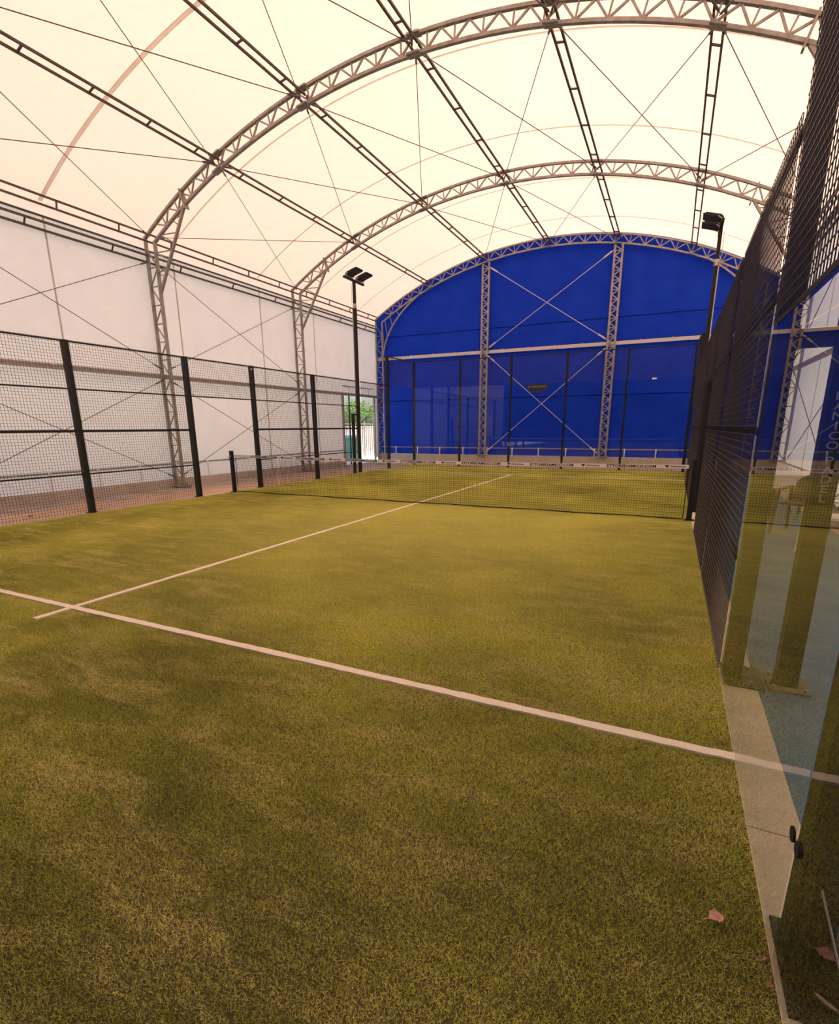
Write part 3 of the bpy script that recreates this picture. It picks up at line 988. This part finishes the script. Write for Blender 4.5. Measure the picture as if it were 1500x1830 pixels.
# lettered pole on the blue floor
r = root('lettered_pole', (5.345, -6.0, 0), 'dark square pole with vertical pale lettering, bolted to the blue floor', 'pole')
MB().box(5.29, 5.40, -6.055, -5.945, 0.0, 4.4, 0.006).build('upright', M['black'], r)
MB().box(5.25, 5.455, -6.115, -5.885, -0.004, 0.012).build('base_plate', M['rust'], r)
MB().add([(5.258, -6.056, 0.012), (5.29, -6.056, 0.012), (5.29, -6.056, 0.16), (5.258, -6.05, 0.012), (5.29, -6.05, 0.012), (5.29, -6.05, 0.16)],
         [(0, 1, 2), (5, 4, 3), (0, 3, 4, 1), (1, 4, 5, 2), (2, 5, 3, 0)]).build('gusset', M['black'], r)
bolts(r, [(5.272, -6.092, 0.012), (5.435, -6.092, 0.012), (5.435, -5.91, 0.012), (5.272, -5.91, 0.012)])
z = 1.985
for ch in 'ETTORE DAMICO PADEL':
    if ch == ' ':
        z -= 0.028
    else:
        text_part(ch, 0.058, (5.342, -6.057, z), M['letter'], r, sx=1.25)
        z -= 0.050
r = root('tie_beam', (5.12, -6.0, 1.95), 'short dark beam tying the lettered pole to the glass end post', 'beam')
MB().bar((5.116, -6.0, 1.95), (5.289, -6.0, 1.95), 0.06, 0.09).build('beam', M['black'], r)
MB().box(5.116, 5.122, -6.05, -5.95, 1.89, 2.01).build('flange', M['black'], r)

# gusset on the nearest post
r = root('post_gusset', (5.12, -8.0, 0.014), 'triangular steel gusset at the foot of the nearest post', 'gusset')
vs = [(5.055, -8.056, 0.02), (5.155, -8.12, 0.02), (5.055, -8.056, 0.34), (5.063, -8.05, 0.02), (5.163, -8.114, 0.02), (5.063, -8.05, 0.34)]
MB().add(vs, [(0, 1, 2), (5, 4, 3), (0, 3, 4, 1), (1, 4, 5, 2), (2, 5, 3, 0)]).build('plate', M['black'], r)
MB().bar((5.057, -8.06, 0.34), (5.157, -8.124, 0.02), 0.004, 0.004).build('ground_edge', M['rod'], r)

# ------------------------------------------------------------------ lamps
def lamp(x, y, s, label):
    """s: direction of the court along x"""
    r = root('floodlight_pole', (x, y, 0), label, 'floodlight', 'floodlight poles')
    MB().box(x - 0.05, x + 0.05, y - 0.05, y + 0.05, 0.0, 5.3, 0.012).build('pole', M['black'], r)
    MB().tube((x, y, 5.22), (x, y, 5.36), 0.062, 12).build('collar', M['grey_plastic'], r)
    MB().box(x - 0.042, x + 0.042, y - 0.042, y + 0.042, 5.3, 6.0, 0.008).build('top_section', M['black'], r)
    MB().bar((x, y - 0.58, 6.03), (x, y + 0.58, 6.03), 0.07, 0.06).build('crossbar', M['black'], r)
    MB().tube((x - s * 0.075, y - 0.03, 5.95), (x - s * 0.09, y - 0.03, 5.4), 0.006, 6).build('hanging_wire', M['grey_plastic'], r)
    MB().box(x - s * 0.05 - 0.012, x - s * 0.05 + 0.012, y - 0.066, y - 0.05, 0.3, 5.2).build('cable_conduit', M['grey_plastic'], r)
    for k in (-1, 1):
        yc = y + k * 0.30
        h = root('lamp_head', (0, 0, 0), None, None)
        h.parent = r
        h.location = (0, 0, 0)
        a = math.radians(16)
        def P(u, v, w):      # u outwards over the court, v along the bar, w up
            return (x + s * (u * math.cos(a) - w * math.sin(a) * -1), yc + v, 6.10 + u * math.sin(a) + w * math.cos(a))
        def slab(u0, u1, v0, v1, w0, w1):
            vs = [P(u, v, w) for w in (w0, w1) for v in (v0, v1) for u in (u0, u1)]
            return MB().add(vs, [(0, 2, 3, 1), (4, 5, 7, 6), (0, 1, 5, 4), (2, 6, 7, 3), (0, 4, 6, 2), (1, 3, 7, 5)])
        slab(-0.02, 0.42, -0.19, 0.19, 0.0, 0.05).build('housing', M['black'], h)
        slab(0.02, 0.40, -0.17, 0.17, -0.006, 0.0).build('lens', M['lens'], h)
        for q in range(5):
            slab(0.0, 0.36, -0.16 + q * 0.08 - 0.006, -0.16 + q * 0.08 + 0.006, 0.05, 0.085).build('cooling_fin', M['black'], h)
        MB().bar((x, yc - 0.2, 6.06), P(0.1, -0.2, 0.02), 0.012, 0.05, (0, 1, 0)).bar((x, yc + 0.2, 6.06), P(0.1, 0.2, 0.02), 0.012, 0.05, (0, 1, 0)).bar((x, yc - 0.2, 6.066), (x, yc + 0.2, 6.066), 0.05, 0.012).build('bracket', M['grey_plastic'], h)
lamp(-5.1, 6.0, 1, 'tall floodlight pole with two lamps before the white tent wall')
lamp(5.1, 6.06, -1, 'tall floodlight pole beside the blue floor, seen edge on before the blue cloth')

# ------------------------------------------------------------------ net
def sag(x):
    return 0.835 + 0.035 * (x / 4.95) ** 2
for s, nm in ((-1, 'on the gate side'), (1, 'on the blue floor side')):
    r = root('net_post', (s * 4.96, -0.02, 0), f'short black net post {nm} of the court', 'net post', 'net posts')
    MB().box(s * 4.96 - 0.04, s * 4.96 + 0.04, -0.06, 0.02, 0.0, 0.99, 0.008).build('upright', M['black'], r)
    MB().box(s * 4.96 - 0.08, s * 4.96 + 0.08, -0.10, 0.06, 0.0, 0.016).build('base_plate', M['black'], r)
    if s < 0: MB().tube((s * 4.96, -0.06, 0.86), (s * 4.96, -0.10, 0.86), 0.022, 10).bar((s * 4.96, -0.095, 0.86), (s * 4.96 - 0.02, -0.095, 0.76), 0.014, 0.014).build('crank', M['steel'], r)
nr = root('court_net', (0, 0, 0), 'black padel net with a white printed tape', 'net')
m = MB()
xs = [-4.86 + 9.72 * i / 243 for i in range(244)]
for x in xs:
    m.bar((x, 0, 0.025), (x, 0, sag(x) - 0.02), 0.0032, 0.0032, caps=False)
NS = 27
for k in range(19):
    f = k / 19
    for a, b in zip(range(NS), range(1, NS + 1)):
        xa, xb = -4.86 + 9.72 * a / NS, -4.86 + 9.72 * b / NS
        m.bar((xa, 0, 0.03 + f * (sag(xa) - 0.06)), (xb, 0, 0.03 + f * (sag(xb) - 0.06)), 0.0032, 0.0032, caps=False)
m.build('net_mesh', M['net'], nr, 'stuff')
pts = [(-4.87 + 9.74 * i / 30, 0, sag(-4.87 + 9.74 * i / 30)) for i in range(31)]
MB().sweep(pts, 0.058, 0.012).build('tape', M['tape'], nr)
pts = [(-4.86 + 9.72 * i / 40, 0.004 * math.sin(i * 1.3), 0.022 + 0.006 * math.sin(i * 0.9)) for i in range(41)]
MB().sweep(pts, 0.014, 0.014).build('bottom_cord', M['net'], nr)
for s in (-1, 1):
    MB().tube((s * 4.87, 0, sag(4.87)), (s * 4.93, -0.01, 0.87), 0.005, 6).build('tension_cord', M['net'], nr)
    MB().tube((s * 4.87, 0, 0.03), (s * 4.87, 0, 0.86), 0.006, 6).build('side_cord', M['net'], nr)
tm = None
def chunk(xc):
    global tm
    if tm is None:
        tm = text_mesh('ETTOREDAMICO.COM', 0.06, 0.0015, 0.03)
        tm.materials.clear()
        tm.materials.append(M['ink'])
    o = bpy.data.objects.new('lettering', tm)
    COL.objects.link(o)
    o.parent = nr
    o.location = (xc, -0.0072, sag(xc))
    o.rotation_euler = (PI / 2, math.atan(-0.07 * xc / 24.5), 0)
    o.scale = (1.28, 1, 1)
def logo(xc):
    z = sag(xc)
    v = [(xc - 0.17, z + 0.02), (xc - 0.09, z + 0.02), (xc - 0.13, z - 0.022)]
    MB().add([(a, -0.0085, b) for a, b in v] + [(a, -0.006, b) for a, b in v], [(0, 2, 1), (3, 4, 5), (0, 1, 4, 3), (1, 2, 5, 4), (2, 0, 3, 5)]).build('logo', M['ink'], nr)
    MB().box(xc - 0.08, xc + 0.15, -0.0085, -0.006, z - 0.010, z + 0.014).build('logo_bar', M['greyink'], nr)
xx = 4.0
while xx > -4.6:
    chunk(xx)
    if xx + 0.68 < 4.8:
        logo(xx + 0.68)
    xx -= 1.33

# ------------------------------------------------------------------ furniture beyond the blue floor
def plastic_chair(x, y, rot, label, mat, group='plastic chairs beyond the glass'):
    r = root('garden_chair', (x, y, 0), label, 'chair', group)
    c, s = math.cos(rot), math.sin(rot)
    T = lambda u, v, z: (x + u * c - v * s, y + u * s + v * c, z)
    def part(name, segs):
        m = MB()
        for a, b, w, h in segs:
            m.bar(T(*a), T(*b), w, h)
        m.build(name, mat, r)
    part('seat', [((0, -0.21, 0.43), (0, 0.21, 0.43), 0.44, 0.03)])
    m = MB()
    vs, fs = [], []
    n = 10
    for i in range(n + 1):
        u = -0.22 + 0.44 * i / n
        top = 0.82 - 0.10 * abs(u / 0.22) ** 2.5
        v = -0.22 - 0.05 * (1 - (u / 0.22) ** 2)
        vs += [T(u, v + 0.02, 0.45), T(u, v - 0.06, top), T(u, v - 0.08, top), T(u, v, 0.45)]
    for i in range(n):
        for k in range(4):
            fs.append((4 * i + k, 4 * i + (k + 1) % 4, 4 * i + 4 + (k + 1) % 4, 4 * i + 4 + k))
    fs += [(3, 2, 1, 0), tuple(4 * n + k for k in range(4))]
    m.add(vs, fs).build('backrest', mat, r, smooth=False)
    for k in (-1, 1):
        part('armrest', [((k * 0.25, -0.22, 0.64), (k * 0.26, 0.18, 0.62), 0.05, 0.03)])
        part('leg', [((k * 0.25, 0.19, 0.62), (k * 0.27, 0.24, 0.0), 0.045, 0.045)])
        part('leg', [((k * 0.25, -0.22, 0.64), (k * 0.26, -0.28, 0.0), 0.045, 0.045)])
r = root('garden_table', (6.45, 1.05, 0), 'table under a pale cloth, beyond the glass', 'table')
MB().box(6.1, 6.78, 0.55, 1.55, 0.70, 0.73, 0.03).build('tabletop', M['white_plastic'], r)
for a in (6.17, 6.71):
    for b in (0.63, 1.47):
        MB().box(a - 0.025, a + 0.025, b - 0.025, b + 0.025, 0, 0.70).build('leg', M['brown_plastic'], r)
MB().box(6.09, 6.79, 0.54, 1.56, 0.731, 0.738, 0.03).box(6.09, 6.79, 0.538, 0.545, 0.52, 0.735).box(6.085, 6.091, 0.54, 1.56, 0.52, 0.735).build('cloth', M['white_plastic'], r)
plastic_chair(6.42, -1.75, 1.2, 'white plastic armchair nearest the glass, beyond the lettered pole', M['white_plastic'])
plastic_chair(6.35, -0.55, 2.6, 'brown plastic armchair before the cloth covered table', M['brown_plastic'])
plastic_chair(6.45, 2.4, 3.1, 'white plastic armchair behind the cloth covered table', M['white_plastic'])

# ------------------------------------------------------------------ leaves
def leaf(x, y, z, L, rot, mat, label, curl=0.4, seed=1, tilt=0.0):
    ra = random.Random(seed)
    n = 9
    vs, fs = [], []
    for i in range(n + 1):
        t = i / n
        w = 0.42 * L * math.sin(PI * min(1, t * 0.93 + 0.05)) * (0.85 + 0.3 * ra.random())
        zz = curl * L * (t - 0.5) ** 2
        for k in (-1, -0.5, 0, 0.5, 1):
            vs.append(((t - 0.5) * L, k * w, zz + abs(k) * curl * w * (0.7 + 0.6 * ra.random()) + 0.003))
    for i in range(n):
        for k in range(4):
            fs.append((5 * i + k, 5 * i + 5 + k, 5 * i + 6 + k, 5 * i + 1 + k))
    m = MB()
    R = Matrix.Rotation(rot, 3, 'Z') @ Matrix.Rotation(tilt, 3, 'X')
    m.add([R @ Vector(v) + Vector((x, y, z)) for v in vs], fs)
    r = root('fallen_leaf', (x, y, z), label, 'leaf', 'dry leaves')
    o = m.build('blade', mat, r)
    md = o.modifiers.new('thickness', 'SOLIDIFY')
    md.thickness = 0.0012
    q0, q1 = R @ Vector((-0.5 * L, 0, 0.004 + curl * L * 0.25)) + Vector((x, y, z)), R @ Vector((-0.85 * L, 0.1 * L, 0.004)) + Vector((x, y, z))
    MB().tube(q0, q1, 0.0012, 5).build('stalk', mat, r)
leaf(4.862, -7.94, 0.016, 0.045, 0.5, M['leaf'], 'crumpled pinkish dry leaf lying on the turf near the kerb', 1.0, 3)
leaf(5.10, -8.105, 0.03, 0.05, 2.5, M['leaf'], 'reddish dry leaf caught at the foot of the nearest post', 0.5, 5, 0.6)
leaf(4.975, -8.02, 0.016, 0.022, 1.2, M['leaf2'], 'brown dry leaf at the turf edge below the nearest post', 0.8, 8)
leaf(4.98, -8.10, 0.016, 0.02, 0.3, M['leaf2'], 'small curled brown leaf against the kerb corner', 0.8, 9)
leaf(4.95, -6.85, 0.016, 0.03, 2.2, M['leaf2'], 'tiny brown leaf on the turf edge by the service line end', 0.8, 10)
leaf(-5.75, -4.2, -0.008, 0.09, 0.7, M['leaf2'], 'reddish brown leaf on the concrete behind the mesh fence', 0.5, 12)

# ------------------------------------------------------------------ outside the gate
r = root('bar_fence', (-11.0, 12.5, 0), 'tall vertical bar fence outside the open gate', 'fence')
for i in range(46):
    y = 11.0 + i * 0.2
    MB().bar((-11.0, y, 0), (-11.0, y, 1.75), 0.022, 0.022, (0, 1, 0)).build('bar', M['dark_steel'], r)
MB().bar((-11.0, 10.9, 1.70), (-11.0, 20.1, 1.70), 0.04, 0.04).build('rail', M['steel'], r)
MB().bar((-11.0, 10.9, 0.15), (-11.0, 20.1, 0.15), 0.04, 0.04).build('rail', M['steel'], r)
for y in (13.0, 16.0, 19.0):
    MB().bar((-11.0, y, -0.03), (-11.0, y, 1.85), 0.07, 0.07, (0, 1, 0)).build('fence_stake', M['steel'], r)
o = MB().box(-14.2, -14.0, 8, 34, -0.03, 1.55).box(-14.25, -13.95, 8, 34, 1.55, 1.6).build('boundary_wall', M['pink_render'])
tag(o, 'pinkish white wall beyond the bar fence outside the gate', 'wall')
r = root('wheeled_bin', (-8.9, 11.3, 0), 'teal wheeled bin outside the gate', 'bin')
MB().add([(-9.2, 11.0, 0.08), (-8.65, 11.0, 0.08), (-8.65, 11.6, 0.08), (-9.2, 11.6, 0.08), (-9.28, 10.92, 1.05), (-8.57, 10.92, 1.05), (-8.57, 11.68, 1.05), (-9.28, 11.68, 1.05)],
         [(3, 2, 1, 0), (4, 5, 6, 7), (0, 1, 5, 4), (1, 2, 6, 5), (2, 3, 7, 6), (3, 0, 4, 7)]).build('body', M['teal'], r)
MB().add([(-9.32, 10.88, 1.05), (-8.53, 10.88, 1.05), (-8.53, 11.72, 1.05), (-9.32, 11.72, 1.05), (-9.22, 10.98, 1.16), (-8.63, 10.98, 1.16), (-8.63, 11.62, 1.16), (-9.22, 11.62, 1.16)],
         [(3, 2, 1, 0), (4, 5, 6, 7), (0, 1, 5, 4), (1, 2, 6, 5), (2, 3, 7, 6), (3, 0, 4, 7)]).build('lid', M['teal'], r)
for y in (11.05, 11.55):
    MB().tube((-9.2, y - 0.03, 0.06), (-9.2, y + 0.03, 0.06), 0.09, 14).build('wheel', M['black'], r)

def tree(x, y, h, cr, label, seed):
    ra = random.Random(seed)
    r = root('garden_tree', (x, y, -0.03), label, 'tree', 'trees outside the gate')
    m = MB()
    m.tube((x, y, -0.03), (x + 0.1, y, h * 0.45), 0.13, 8, 0.09)
    for k in range(7):
        a = ra.uniform(0, 2 * PI)
        m.tube((x + 0.1, y, h * 0.42), (x + cr * 0.6 * math.cos(a), y + cr * 0.6 * math.sin(a), h * ra.uniform(0.6, 0.9)), 0.06, 6, 0.02)
    m.build('trunk', M['bark'], r)
    f = MB()
    for k in range(2600):
        while True:
            p = Vector((ra.uniform(-1, 1), ra.uniform(-1, 1), ra.uniform(-1, 1)))
            if 0.35 < p.length < 1 and math.sin(p.x * 5 + seed) + math.sin(p.y * 6) + math.sin(p.z * 7) > -0.9:
                break
        c = Vector((x + p.x * cr, y + p.y * cr, h * 0.68 + p.z * h * 0.34))
        d = Vector((ra.uniform(-1, 1), ra.uniform(-1, 1), ra.uniform(-0.8, 0.3))).normalized()
        e = d.cross(Vector((ra.uniform(-1, 1), ra.uniform(-1, 1), 1))).normalized()
        s = ra.uniform(0.06, 0.12)
        f.add([c - d * s, c + e * s * 0.45, c + d * s, c - e * s * 0.45], [(0, 1, 2, 3)])
    f.build('foliage', M['foliage'], r, 'stuff')
tree(-15.6, 18.3, 3.1, 1.2, 'bushy green tree behind the bar fence, next to the gate jamb', 4)
tree(-15.5, 22.6, 3.3, 1.5, 'bushy green tree behind the bar fence, seen in the middle of the gate', 9)
